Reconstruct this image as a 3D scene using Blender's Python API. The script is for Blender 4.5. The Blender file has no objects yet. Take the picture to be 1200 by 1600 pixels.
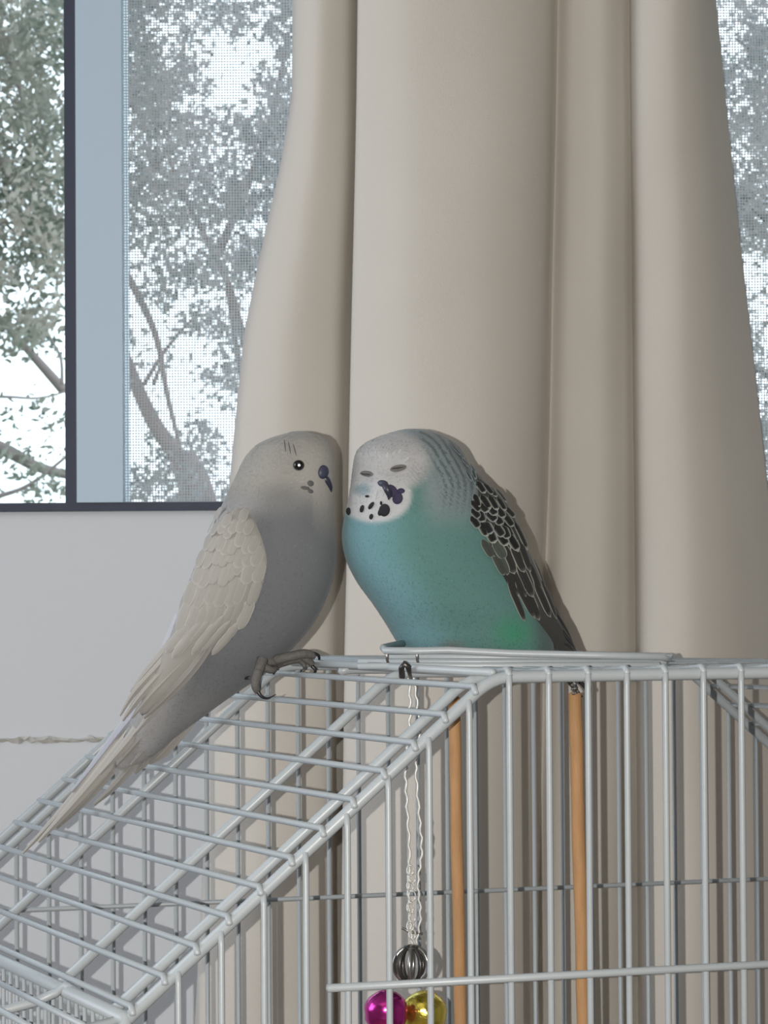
import bpy, bmesh, math, random
import numpy as np
from mathutils import Vector, Matrix
from mathutils.bvhtree import BVHTree
random.seed(7); rng = np.random.default_rng(7)
S = bpy.context.scene; C = S.collection
# ------------------------------------------------------------------ camera
F = 4607.0; PX0, PY0 = 600.0, 800.0
def nrm(v): v = np.array(v, float); return v/np.linalg.norm(v)
d_depth = nrm((-1685, 145, F))                 # cage depth direction in camera axes (x right, y down, z forward)
d_front = np.array(nrm((12600, 50, F))); d_front = nrm(d_front-(d_front@d_depth)*d_depth)
up_c = -nrm(np.cross(d_depth, d_front))
if up_c[1] > 0: up_c = -up_c
fw = np.array((0, 0, 1.0)); Yc = nrm(fw-(fw@up_c)*up_c); Xc = nrm(np.cross(Yc, up_c))
W = np.array([Xc, Yc, up_c])                   # camera axes -> world
CAM = np.array((0.0, 0.0, 1.30))
def c2w(v): return Vector(CAM+W@np.array(v, float))
def at(px, py, Z): return c2w(((px-PX0)/F*Z, (py-PY0)/F*Z, Z))
def dirw(v): return Vector(W@np.array(v, float))
def onY(px, py, Y):                            # point of the plane Y = const on the ray of a pixel
    d = W@np.array(((px-PX0)/F, (py-PY0)/F, 1.0)); return Vector(CAM+d*((Y-CAM[1])/d[1]))
camd = bpy.data.cameras.new('camera'); cam = bpy.data.objects.new('camera', camd); C.objects.link(cam)
camd.sensor_fit = 'VERTICAL'; camd.sensor_height = 36; camd.sensor_width = 27; camd.lens = 36*F/1600
camd.clip_start = .01; camd.clip_end = 200
R3 = Matrix((dirw((1, 0, 0)), dirw((0, -1, 0)), dirw((0, 0, -1)))).transposed()
cam.matrix_world = Matrix.Translation(Vector(CAM)) @ R3.to_4x4()
camd.dof.use_dof = True; camd.dof.focus_distance = 1.22; camd.dof.aperture_fstop = 75
S.camera = cam
# ------------------------------------------------------------------ sky, lamps, exposure
wd = bpy.data.worlds.new('overcast_sky'); S.world = wd; wd.use_nodes = True
bg = wd.node_tree.nodes['Background']; bg.inputs[0].default_value = (.80, .92, 1.0, 1); bg.inputs[1].default_value = 2.3
def lamp(name, kind, loc, energy, col, **k):
    l = bpy.data.lights.new(name, kind); l.energy = energy; l.color = col
    for a, b in k.items(): setattr(l, a, b)
    o = bpy.data.objects.new(name, l); C.objects.link(o); o.location = loc; return o
FLASH = 43.0
lamp('phone_flash', 'POINT', c2w((-.0135, 0, .0)), FLASH, (1, .975, .935), shadow_soft_size=.0008)
lamp('ceiling_fill_light', 'AREA', (-.4, -.3, 2.55), 4, (1, .95, .88), shape='SQUARE', size=1.4)  # added area light under the ceiling, soft fill for the closed room
o = lamp('daylight_of_side_window', 'AREA', (-1.95, .95, 1.75), 22, (.80, .88, 1), shape='RECTANGLE', size=1.1, size_y=1.2)
o.rotation_euler = (0, -math.pi/2, 0)
vs = S.view_settings; vs.view_transform = 'Standard'; vs.look = 'None'; vs.exposure = .14; vs.gamma = 1; vs.use_curve_mapping = False
S.cycles.max_bounces = 8; S.cycles.diffuse_bounces = 4; S.cycles.transparent_max_bounces = 16; S.cycles.sample_clamp_indirect = 4
S.cycles.caustics_reflective = False; S.cycles.caustics_refractive = False
# ------------------------------------------------------------------ materials
def mat(name, col, rough=.6, metal=0, noise=0, scale=40, bump=0, bscale=200, spec=.5, col2=None, stretch=None, sheen=0, transl=0, vcol=False):
    m = bpy.data.materials.new(name); m.use_nodes = True; t = m.node_tree; N = t.nodes; L = t.links
    b = N['Principled BSDF']; b.inputs['Base Color'].default_value = (*col, 1)
    b.inputs['Roughness'].default_value = rough; b.inputs['Metallic'].default_value = metal
    b.inputs['Specular IOR Level'].default_value = spec; b.inputs['Sheen Weight'].default_value = sheen
    tc = N.new('ShaderNodeTexCoord'); vec = tc.outputs['Object']
    if stretch:
        mp = N.new('ShaderNodeMapping'); mp.inputs['Scale'].default_value = stretch; L.new(vec, mp.inputs[0]); vec = mp.outputs[0]
    out = None
    if vcol:
        a = N.new('ShaderNodeAttribute'); a.attribute_name = 'Col'; out = a.outputs['Color']; L.new(out, b.inputs['Base Color'])
    elif noise or col2:
        n = N.new('ShaderNodeTexNoise'); n.inputs['Scale'].default_value = scale; n.inputs['Detail'].default_value = 5; L.new(vec, n.inputs['Vector'])
        r = N.new('ShaderNodeMix'); r.data_type = 'RGBA'
        c2 = col2 or tuple(c*(1-noise) for c in col)
        r.inputs[6].default_value = (*col, 1); r.inputs[7].default_value = (*c2, 1)
        f0 = n.outputs['Fac']
        if 'leaf' in name:
            mr = N.new('ShaderNodeMapRange'); mr.inputs[1].default_value = .38; mr.inputs[2].default_value = .62; L.new(f0, mr.inputs[0]); f0 = mr.outputs[0]
        L.new(f0, r.inputs[0]); out = r.outputs[2]; L.new(out, b.inputs['Base Color'])
    if bump:
        n2 = N.new('ShaderNodeTexNoise'); n2.inputs['Scale'].default_value = bscale; n2.inputs['Detail'].default_value = 4; L.new(vec, n2.inputs['Vector'])
        bp = N.new('ShaderNodeBump'); bp.inputs['Strength'].default_value = bump; bp.inputs['Distance'].default_value = .001
        L.new(n2.outputs['Fac'], bp.inputs['Height']); L.new(bp.outputs[0], b.inputs['Normal'])
    if transl:
        tr = N.new('ShaderNodeBsdfTranslucent'); tr.inputs[0].default_value = (*col, 1)
        if out: L.new(out, tr.inputs[0])
        mx = N.new('ShaderNodeMixShader'); mx.inputs[0].default_value = transl
        L.new(b.outputs[0], mx.inputs[1]); L.new(tr.outputs[0], mx.inputs[2]); L.new(mx.outputs[0], N['Material Output'].inputs[0])
    return m
M = dict(
 wall=mat('white_wall_paint', (.68, .70, .72), .85, noise=.04, scale=3, bump=.25, bscale=60),
 room=mat('room_paint', (.34, .33, .32), .9, noise=.03, scale=2),
 floor=mat('floor_wood', (.30, .21, .14), .6, noise=.3, scale=6, stretch=(1, 8, 1)),
 curtain=mat('curtain_cloth', (.75, .705, .635), .95, noise=.05, scale=25, bump=.3, bscale=1600, spec=.1, transl=.16),
 alu=mat('powder_coated_frame', (.50, .62, .72), .5, noise=.05, scale=4, bump=.05),
 gasket=mat('dark_gasket', (.045, .055, .085), .6, noise=.3, scale=60),
 mesh=mat('screen_wire', (.52, .56, .60), .6),
 wire=mat('grey_white_wire_coating', (.37, .40, .41), .38, noise=.10, scale=35, bump=.08, bscale=300),
 tray=mat('tray_plastic', (.20, .25, .32), .5),
 wood=mat('dowel_wood', (.46, .25, .105), .7, noise=.35, scale=60, stretch=(6, 6, 1), bump=.3, bscale=300),
 table=mat('table_wood', (.35, .24, .15), .6, noise=.3, scale=10, stretch=(1, 8, 1)),
 steel=mat('bare_steel', (.34, .33, .31), .3, metal=.9),
 dark=mat('dark_steel', (.07, .065, .06), .35, metal=.7),
 chain=mat('thin_chain', (.55, .55, .52), .4, metal=.3),
 pink=mat('magenta_foil_bell', (.62, .05, .33), .22, metal=.95, bump=.5, bscale=90),
 red=mat('dark_red_bell', (.22, .012, .03), .3, metal=.9),
 gold=mat('gold_foil_bell', (.75, .60, .10), .22, metal=.95, bump=1.0, bscale=160),
 bark=mat('tree_bark', (.42, .34, .34), .9, noise=.4, scale=12, bump=.6, bscale=30),
 bark2=mat('dark_tree_bark', (.15, .15, .15), .9, noise=.4, scale=12),
 grass=mat('garden_grass', (.16, .22, .09), .95, noise=.5, scale=3),
 plume=mat('plumage', (1, 1, 1), .9, vcol=True, spec=.15, sheen=.15),
 leg=mat('scaly_grey_skin', (.125, .115, .105), .7, noise=.35, scale=500, bump=.5, bscale=900),
 claw=mat('dark_claw', (.02, .018, .02), .35),
 eye=mat('black_eye', (.006, .006, .008), .12),
 eye_glint=mat('painted_eye_glint', (.95, .95, .90), .4),
 beak=mat('dark_blue_grey_beak', (.03, .03, .05), .4),
 cere=mat('blue_violet_cere', (.04, .045, .075), .5),
 violet=mat('violet_spot', (.03, .022, .06), .8),
 spot=mat('black_spot', (.008, .008, .012), .8),
 lid=mat('grey_eyelid', (.13, .12, .11), .85),
 grey_spot=mat('slate_spot', (.11, .11, .11), .9, noise=.3, scale=400),
 lid2=mat('dark_lash_line', (.05, .048, .045), .85),
)
def leafmat(name, a, b):
    return mat(name, a, .7, col2=b, scale=2.2, transl=.40, spec=.3)
M['leaf'] = leafmat('olive_leaf', (.17, .21, .17), (.50, .44, .40))
M['leaf2'] = leafmat('grey_green_leaf', (.17, .22, .24), (.50, .47, .48))
g = bpy.data.materials.new('window_glass'); g.use_nodes = True; t = g.node_tree
t.nodes.remove(t.nodes['Principled BSDF'])
a_ = t.nodes.new('ShaderNodeBsdfTransparent'); a_.inputs[0].default_value = (.96, .98, .98, 1)
b_ = t.nodes.new('ShaderNodeBsdfGlossy'); b_.inputs['Roughness'].default_value = .02
f_ = t.nodes.new('ShaderNodeFresnel'); f_.inputs[0].default_value = 1.45; x_ = t.nodes.new('ShaderNodeMixShader')
for p, q in ((f_.outputs[0], x_.inputs[0]), (a_.outputs[0], x_.inputs[1]), (b_.outputs[0], x_.inputs[2]), (x_.outputs[0], t.nodes['Material Output'].inputs[0])): t.links.new(p, q)
M['glass'] = g
# ------------------------------------------------------------------ object helpers
def link(name, me, parent=None, loc=None):
    o = bpy.data.objects.new(name, me); C.objects.link(o)
    if parent is not None: o.parent = parent
    if loc is not None: o.location = loc
    return o
def tag(o, label=None, cat=None, group=None, kind=None):
    if label: o['label'] = label
    if cat: o['category'] = cat
    if group: o['group'] = group
    if kind: o['kind'] = kind
    return o
def empty(name, mw=None):
    o = link(name, None)
    if mw is not None: o.matrix_world = mw
    return o
def pymesh(name, V, Fc, m, parent=None, smooth=True, cols=None):
    me = bpy.data.meshes.new(name); me.from_pydata([tuple(v) for v in V], [], [tuple(f) for f in Fc]); me.materials.append(m)
    if smooth: me.polygons.foreach_set('use_smooth', [True]*len(me.polygons))
    if cols is not None:
        ca = me.color_attributes.new('Col', 'FLOAT_COLOR', 'POINT'); a = np.ones((len(V), 4), np.float32); a[:, :3] = cols
        ca.data.foreach_set('color', a.ravel())
    me.update(); return link(name, me, parent)
class MB:
    def __init__(s): s.v = []; s.f = []
    def add(s, V, Fc):
        n = len(s.v); s.v += [Vector(v) for v in V]; s.f += [tuple(i+n for i in f) for f in Fc]; return s
    def box(s, lo, hi):
        x0, y0, z0 = lo; x1, y1, z1 = hi
        return s.add([(x0, y0, z0), (x1, y0, z0), (x1, y1, z0), (x0, y1, z0), (x0, y0, z1), (x1, y0, z1), (x1, y1, z1), (x0, y1, z1)],
                     [(0, 3, 2, 1), (4, 5, 6, 7), (0, 1, 5, 4), (1, 2, 6, 5), (2, 3, 7, 6), (3, 0, 4, 7)])
    def tube(s, P, r, n=8, cap=True):
        P = [Vector(p) for p in P]; k = len(P); rs = r if hasattr(r, '__len__') else [r]*k
        T = [(P[min(i+1, k-1)]-P[max(i-1, 0)]).normalized() for i in range(k)]
        a = T[0].orthogonal().normalized(); V = []; Fc = []
        for i in range(k):
            a = (a-T[i]*a.dot(T[i])).normalized(); b = T[i].cross(a)
            V += [P[i]+(a*math.cos(q*2*math.pi/n)+b*math.sin(q*2*math.pi/n))*rs[i] for q in range(n)]
        for i in range(k-1): Fc += [(i*n+q, i*n+(q+1) % n, (i+1)*n+(q+1) % n, (i+1)*n+q) for q in range(n)]
        if cap:
            V += [P[0]-T[0]*rs[0]*.5, P[-1]+T[-1]*rs[-1]*.5]; e = k*n
            Fc += [((q+1) % n, q, e) for q in range(n)]+[((k-1)*n+q, (k-1)*n+(q+1) % n, e+1) for q in range(n)]
        return s.add(V, Fc)
    def ball(s, c, r, seg=20, rings=12, axes=None):
        c = Vector(c); V = [c+Vector((0, 0, r))]; Fc = []
        for i in range(1, rings):
            th = math.pi*i/rings
            V += [c+Vector((math.sin(th)*math.cos(2*math.pi*j/seg), math.sin(th)*math.sin(2*math.pi*j/seg), math.cos(th)))*r for j in range(seg)]
        V.append(c-Vector((0, 0, r))); e = len(V)-1
        Fc += [(0, 1+j, 1+(j+1) % seg) for j in range(seg)]
        for i in range(rings-2): Fc += [(1+i*seg+j, 1+(i+1)*seg+j, 1+(i+1)*seg+(j+1) % seg, 1+i*seg+(j+1) % seg) for j in range(seg)]
        Fc += [(e, 1+(rings-2)*seg+(j+1) % seg, 1+(rings-2)*seg+j) for j in range(seg)]
        return s.add(V, Fc)
    def build(s, name, m, parent=None, smooth=True, local=False):
        V = s.v
        if parent is not None and not local:
            inv = parent.matrix_world.inverted(); V = [inv@v for v in V]
        return pymesh(name, V, s.f, m, parent, smooth)
def cr(P, n):                                 # Catmull-Rom through rows of an array
    P = np.array(P, float); out = []
    for i in range(len(P)-1):
        a, b, c, d = P[max(i-1, 0)], P[i], P[i+1], P[min(i+2, len(P)-1)]
        for k in range(n):
            t = k/n; out.append(.5*((2*b)+(c-a)*t+(2*a-5*b+4*c-d)*t*t+(3*b-a-3*c+d)*t**3))
    out.append(P[-1]); return np.array(out)
# ------------------------------------------------------------------ room
YW = 1.90
zs = onY(300, 797, YW).z; xL, xR = -1.0, .75; zT = 2.25
b = MB(); b.box((-2.0, YW, 0), (2.0, YW+.16, zs)); b.box((-2.0, YW, zT), (2.0, YW+.16, 2.6)); b.box((-2.0, YW, zs), (xL, YW+.16, zT)); b.box((xR, YW, zs), (2.0, YW+.16, zT))
tag(b.build('wall_back', M['wall'], smooth=False), kind='structure')
tag(MB().box((-2.1, -2.5, 0), (-2.0, YW+.16, 2.6)).build('wall_left', M['room'], smooth=False), kind='structure')
tag(MB().box((2.0, -2.5, 0), (2.1, YW+.16, 2.6)).build('wall_right', M['room'], smooth=False), kind='structure')
tag(MB().box((-2.1, -2.6, 0), (2.1, -2.5, 2.6)).build('wall_front', M['room'], smooth=False), kind='structure')
tag(MB().box((-2.1, -2.6, -.1), (2.1, YW+.16, 0)).build('floor', M['floor'], smooth=False), kind='structure')
tag(MB().box((-2.1, -2.6, 2.6), (2.1, YW+.16, 2.7)).build('ceiling', M['room'], smooth=False), kind='structure')
tag(MB().box((-40, YW+.3, -.2), (40, 60, -.05)).build('ground', M['grass'], smooth=False), kind='structure')
# rough plaster joint under the sill: an irregular ridge with a thin crack
zj = onY(80, 1156, YW).z; V = []; Fc = []; n = 160; xa, xb = -.75, onY(250, 1156, YW).x
for i in range(n+1):
    x = xa+(xb-xa)*i/n; j = rng.normal(0, .0009, 3)
    V += [(x, YW-.0004, zj+.0018+j[0]), (x, YW-.0014-abs(j[1]), zj+.0004+j[2]), (x, YW-.0008, zj-.0008+j[1]), (x, YW+.0012, zj-.0020+j[0])]
for i in range(n): Fc += [(4*i+k, 4*i+k+1, 4*i+k+5, 4*i+k+4) for k in range(3)]
tag(pymesh('trim_1', V, Fc, mat('rough_joint', (.66, .65, .60), .9, noise=.35, scale=90, bump=.6, bscale=300), None, False), kind='structure')
# window
win = empty('window_1', Matrix.Translation((0, YW, zs))); tag(win, kind='structure')
def wx(px, py=400): return onY(px, py, YW).x
def leanbox(pxa, pxb, y0, y1, nm, m):          # upright member between pixel columns (taken at the sill)
    x0, x1 = wx(pxa, 780), wx(pxb, 780)
    return MB().box((x0, y0, zs+.0052), (x1, y1, zT)).build(nm, m, win, False)
MB().box((xL, YW-.004, zs-.0005), (xR, YW+.05, zs+.0052)).build('bottom_gasket', M['gasket'], win, False)
MB().box((xL, YW, zT-.03), (xR, YW+.05, zT)).build('top_rail', M['alu'], win, False)
leanbox(103, 122, YW-.003, YW+.03, 'mullion_gasket', M['gasket'])
leanbox(121.5, 193.5, YW-.006, YW+.045, 'mullion', M['alu'])
MB().box((xL, YW, zs), (xL+.03, YW+.05, zT)).build('side_frame', M['alu'], win, False)
MB().box((xR-.03, YW, zs), (xR, YW+.05, zT)).build('side_frame', M['alu'], win, False)
MB().box((xL+.02, YW+.030, zs), (wx(110, 780), YW+.034, zT-.02)).build('pane', M['glass'], win, False)
b = MB(); p = .00185; h = .00026; x0, x1, z0, z1 = wx(184, 780), .72, zs+.004, zT-.02; ys = YW+.012
k = 0; x = x0
while x < x1: b.box((x-h, ys-h, z0), (x+h, ys+h, z1)); x += p*random.uniform(.96, 1.04)
z = z0
while z < z1: b.box((x0, ys-h+.0004, z-h), (x1, ys+h+.0004, z+h)); z += p
ms = b.build('insect_screen', M['mesh'], win, False); ms['kind'] = 'stuff'; ms['label'] = 'fine grey insect screen mesh'
# ------------------------------------------------------------------ curtain
cols = [(460, 338, 2), (468, 352, 14), (500, 420, 22), (535, 500, 16), (556, 530, 2), (572, 556, -14), (576, 560, -10), (566, 548, 8), (562, 543, 20), (572, 552, 30), (640, 640, 40), (740, 735, 38), (810, 790, 29), (850, 828, 14), (866, 842, -4),
        (874, 852, -8), (896, 880, 2), (940, 935, 4), (968, 975, -6), (984, 994, -14), (990, 1000, -4), (1003, 1012, 12), (1050, 1075, 16), (1085, 1135, 6), (1105, 1190, -14), (1116, 1232, -34)]
ZC = 1.78
prof = cr(cols, 8); V = []; NY = 90; rows = np.linspace(-700, 2600, NY)
def flare(py, j):                              # 0 at the top, 1 at py=1000, easing like gathered cloth
    t = py/1000.0
    if j == 'l':
        pts = [(-700, -.12), (0, .0), (150, .01), (250, .14), (400, .42), (520, .62), (690, .76), (850, .88), (1000, 1), (1600, 1.25), (2600, 1.5)]
    else: pts = [(-700, -.4), (0, 0), (350, .30), (600, .55), (800, .74), (1000, 1), (1600, 1.35), (2600, 1.8)]
    return float(np.interp(py, [q[0] for q in pts], [q[1] for q in pts]))
for r in rows:
    fl, fr = flare(r, 'l'), flare(r, 'r')
    for i, (a, bb, dd) in enumerate(prof):
        s = i/(len(prof)-1); wgt = max(0, 1-abs(s)*2.2)
        f = fl*wgt+fr*(1-wgt)
        px = a+(bb-a)*f
        dd2 = dd*1.35*(.85+.25*min(1.5, max(0, r/1000)))+2.0*math.sin(r*.006+s*9)+1.2*math.sin(r*.013+s*23)
        V.append(at(px, r, ZC-dd2/1000))
n = len(prof); Fc = [(i*n+j, i*n+j+1, (i+1)*n+j+1, (i+1)*n+j) for i in range(NY-1) for j in range(n-1)]
cur = pymesh('curtain', V, Fc, M['curtain'])
cur.location = (0, 0, 0); sm = cur.modifiers.new('thickness', 'SOLIDIFY'); sm.thickness = .0012
tag(cur, 'beige cloth curtain hanging in soft folds in front of the window', 'curtain')
zc = max(v.co.z for v in cur.data.vertices)
rod = MB().tube([(-.9, ZC-.015, zc-.004), (.9, ZC-.015, zc-.004)], .009, 12).build('curtain_rod', M['steel'])
tag(rod, 'steel curtain rod above the beige curtain', 'rod')
# ------------------------------------------------------------------ trees outside
def leaf_mesh(pts, nm, m, parent, size):
    N = len(pts); P = np.array(pts); d = rng.normal(size=(N, 3)); d /= np.linalg.norm(d, axis=1)[:, None]
    e = np.cross(d, rng.normal(size=(N, 3))); e /= np.linalg.norm(e, axis=1)[:, None]
    s = (size*rng.uniform(.6, 1.35, N))[:, None]; V = np.stack([P-d*s, P+e*s*.42, P+d*s, P-e*s*.42], 1).reshape(-1, 3)
    Fc = [(4*i, 4*i+1, 4*i+2, 4*i+3) for i in range(N)]
    o = pymesh(nm, V, Fc, m, None, False)
    inv = parent.matrix_world.inverted(); o.data.transform(inv); o.parent = parent; o['kind'] = 'stuff'; return o
def tree(label, base, D, trunk, branches, blobs, m, bm, size):
    r = empty('tree', Matrix.Translation(base)); tag(r, label, 'tree')
    MB().tube([base]+[at(x, y, D) for x, y in trunk[0]], trunk[1], 10).build('trunk', bm, r)
    for P, ra, off in branches:
        q = cr([list(at(x, y, D+off)) for x, y in P], 5); n = len(q)
        MB().tube(q, [ra*D/F*(1-.6*i/n) for i in range(n)], 7).build('branch', bm, r)
    pts = []
    for x, y, rx, ry, dens in blobs:
        nn = int(rx*ry*dens/21)
        for _ in range(nn):
            a = random.random()*6.283; q = math.sqrt(random.random())
            # clumped: small twigs of leaves
            cx, cy = x+rx*q*math.cos(a), y+ry*q*math.sin(a); dz = random.uniform(-.5, .5)
            for _ in range(5): pts.append(at(cx+random.gauss(0, 9), cy+random.gauss(0, 9), D+dz+random.gauss(0, .03)))
    leaf_mesh(pts, 'foliage', m, r, size); return r
rb = random.Random(3)
def fill(x0, x1, y0, y1, step, dens, rr=(26, 48), keep=.8):
    out = []
    y = y0
    while y < y1:
        x = x0
        while x < x1:
            if rb.random() < keep: out.append((x+rb.uniform(-step, step)*.5, y+rb.uniform(-step, step)*.5, rb.uniform(*rr), rb.uniform(*rr), dens))
            x += step
        y += step
    return out
left_blobs = fill(-1150, -420, -350, 900, 75, .30, (40, 70), .85)+fill(-420, 120, 830, 1050, 60, .4, (34, 56), .9)+fill(-420, 125, -350, 30, 52, .42, (34, 56), 1)+fill(-420, 125, 50, 410, 46, .62, (34, 52), .97)+fill(-420, 110, 400, 500, 46, .5, (24, 40), .8)+[(20, 535, 40, 26, .8), (45, 505, 45, 24, .6), (75, 640, 28, 22, .35), (90, 690, 18, 36, .25), (15, 710, 46, 18, .4), (70, 745, 56, 22, .55), (40, 770, 60, 12, .4), (20, 650, 14, 20, .25), (-80, 640, 90, 60, .4), (-200, 720, 120, 80, .5)]
tree('leafy tree with reddish-grey boughs seen through the clear left pane', Vector((-1.55, 6.2, -.05)), 6.2, ([(-200, 1400), (-120, 800), (-60, 300), (-90, -300)], [.09, .08, .07, .06, .03]),
     [([(100, 610), (60, 565), (20, 520), (-60, 430)], 9, .1), ([(97, 600), (95, 560), (80, 530), (60, 490)], 3, .05), ([(-90, 625), (0, 620), (60, 622), (110, 610)], 3, -.1),
      ([(-160, 640), (0, 700), (60, 730), (140, 750)], 14, .2), ([(-60, 790), (0, 775), (50, 755), (120, 700)], 5, .1), ([(-120, 100), (-20, 230), (60, 320), (130, 380)], 13, .2), ([(-100, -60), (0, 60), (50, 200)], 9, .2)],
     left_blobs, M['leaf'], M['bark'], .011)
mid = fill(150, 700, 830, 1050, 60, .35, (34, 56), .9)+fill(480, 860, -300, 820, 75, .25, (36, 60), .8)+fill(150, 640, -350, 30, 50, .40, (34, 54), .95)+fill(170, 480, 30, 130, 48, .36, (28, 46), .85)+fill(175, 480, 130, 330, 44, .46, (30, 50), .97)+fill(180, 480, 330, 440, 46, .34, (26, 44), .9)+fill(380, 480, 200, 460, 45, .3)+fill(170, 480, 440, 600, 52, .13, (22, 40), .75)+fill(170, 480, 600, 700, 50, .10, (20, 36), .7)
mid += [(250, 470, 22, 14, .8), (318, 505, 42, 20, .8), (350, 590, 40, 16, .8), (370, 500, 12, 40, .4), (230, 120, 30, 60, .9), (290, 700, 60, 40, .6), (250, 760, 70, 30, .8), (350, 770, 60, 24, .7), (330, 430, 60, 16, .6)]
mid = [q for q in mid if not (310 < q[0] < 410 and 40 < q[1] < 190 and q[4] < .8)]
tree('grey-green tree behind the insect screen left of the curtain', Vector((-.2, 7.4, -.05)), 7.4, ([(350, 1300), (345, 1000), (330, 850), (300, 745), (285, 715)], [.10, .085, .06, .05, .042, .035]),
     [([(335, 850), (290, 735), (240, 660), (200, 570), (170, 480)], 17, 0), ([(180, 400), (215, 460), (245, 530), (262, 620), (290, 730)], 7, -.2), ([(225, 600), (260, 545), (300, 500), (330, 490)], 4, .1),
      ([(400, 600), (380, 530), (355, 440), (300, 330), (260, 240)], 8, .2), ([(205, 310), (230, 280), (260, 240)], 6, 0), ([(240, 600), (255, 560)], 4, 0), ([(420, 760), (380, 600), (355, 450)], 8, .3), ([(340, 400), (420, 200), (450, 50)], 8, .3)],
     mid, M['leaf2'], M['bark'], .0125)
rt = fill(1080, 1460, -300, 90, 55, .4)+fill(1090, 1440, 100, 370, 48, 1.0, keep=.95)+fill(1100, 1460, 370, 480, 55, .5, keep=.7)+fill(1100, 1460, 480, 820, 55, .6, keep=.8)
tree('grey-brown tree behind the screen right of the curtain', Vector((1.3, 7.9, -.05)), 7.9, ([(1330, 1300), (1320, 700), (1290, 300), (1310, -200)], [.1, .09, .07, .06, .03]),
     [([(1320, 500), (1230, 380), (1150, 300), (1080, 260)], 9, 0), ([(1310, 700), (1240, 620), (1160, 560)], 8, 0), ([(1300, 200), (1220, 120), (1150, 60)], 6, 0)], rt, M['leaf2'], M['bark2'], .0125)
# ------------------------------------------------------------------ cage
U = dirw(d_front); D = dirw(d_depth); UP = Vector((0, 0, 1)); C0 = at(770, 1058, 1.05)
cage = empty('bird_cage', Matrix.Translation(C0)); tag(cage, 'grey-white wire bird cage with sloping roof sides carrying two budgies', 'cage')
def cp(u, w, t=0):                              # the wires sag a little towards the back, as bent wire does
    return C0+(U*u+D*t+UP*(w-t/372*float(np.interp(u, [-60, -8, 50, 150], [3.5, .3, .3, 4.2]))))/1000
DEP = 372.; SU, SW = -133.6, -112.7; UR = 252.; BOT = -470.; sl = SW/SU
UL2, UR2 = SU-2, UR-SU+2
TS = [0, 22, 101, 170, 244, 350, DEP]
def topw(u):
    if u < 0: return max(SW, u*sl)
    if u > UR: return max(SW, (UR-u)*sl)
    return 0
def bendpath(t, off=0, drop=0):                # rail: left side, slope, rounded bend, top, bend, slope
    pts = [(SU-1, SW-1)]
    for k in range(7):
        a = k/6; pts.append((-9+18*a if False else -9+a*16, (-9*sl)*(1-a)**2 + 0))
    for k in range(7):
        a = k/6; pts.append((UR-7+a*16, (-9*sl)*a**2))
    pts.append((UR-SU+1, SW-1))
    return [cp(u, w-drop, t) for u, w in pts]
for t in TS:
    r = 2.25 if t in (0, DEP) else 2.0
    P = bendpath(t, drop=0 if t in (0, DEP) else .6)
    MB().tube(P[5:-5] if t == 170 else P, r/1000, 10).build('roof_rail', M['wire'], cage)
R1 = 1.2/1000
us = [5.3+15.34*k for k in range(-9, 26)]
us = [u for u in us if UL2+4 < u < UR2-4]
for u in us:                                   # front and back bars
    w = topw(u)
    MB().tube([cp(u, w+.5, -2.2 if 0 <= u <= UR else -1.5), cp(u, w-4, -2.2), cp(u, BOT, -2.2)], R1, 8).build('front_bar', M['wire'], cage)
    MB().tube([cp(u, w, DEP+2), cp(u, BOT, DEP+2)], R1*.92, 8).build('back_bar', M['wire'], cage)
for k in range(12):                            # rods over the slopes
    for side in (0, 1):
        u = -7.6-k*(126.0/11); w = u*sl+3.2
        if side: u = UR-u
        MB().tube([cp(u, w-2.6, -2.6), cp(u, w, -1.0), cp(u, w, DEP+1), cp(u, w-2.6, DEP+2.6)], R1, 8).build('roof_rod', M['wire'], cage)
for u in us:
    if 0 <= u <= UR: MB().tube([cp(u, .5, -2.6), cp(u, 2.6, -1.2), cp(u, 2.2, 3), cp(u, .4, 25), cp(u, .4, DEP)], R1, 8).build('top_rod', M['wire'], cage)
MB().tube([cp(.5, 1.6, 1), cp(.5, 1.6, DEP)], 1.5/1000, 8).build('top_rod', M['wire'], cage)
for uu, sg in ((UL2, -1), (UR2, 1)):           # side faces below the slopes
    MB().tube([cp(uu, SW-1, -1), cp(uu, SW-1, DEP+1)], 2.6/1000, 10).build('side_rail', M['wire'], cage)
    MB().tube([cp(uu-sg*4, SW-6, 2), cp(uu-sg*4, SW-6, DEP)], 2.0/1000, 10).build('side_rail', M['wire'], cage)
    for k in range(31):
        t = 8+k*11.8; MB().tube([cp(uu, SW-1, t), cp(uu, BOT, t)], .8/1000, 6).build('side_bar', M['wire'], cage)
for w in (-111.5, -300):
    MB().tube([cp(UL2 if w < SW else SU+3, w, DEP-1), cp(UR2, w, DEP-1)], 1.1/1000, 8).build('back_rail', M['wire'], cage)
for uu in (UL2, UR2):                          # uprights at the corners
    for t in (0, DEP): MB().tube([cp(uu, SW, t), cp(uu, BOT, t)], 2.3/1000, 10).build('corner_post', M['wire'], cage)
# front door: top rail with its uprights out of frame
door = MB().tube([cp(-64.5, -106.5, -4.6), cp(190, -106.5, -4.6)], 1.45/1000, 10).build('door', M['wire'], cage)
door['label'] = 'wire door rail across the front bars'
MB().tube([cp(190, -106.5, -4.6), cp(190, -300, -4.6), cp(-62, -300, -4.6), cp(-62, -150, -4.6)], 1.45/1000, 10).build('door_frame', M['wire'], door)
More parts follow.
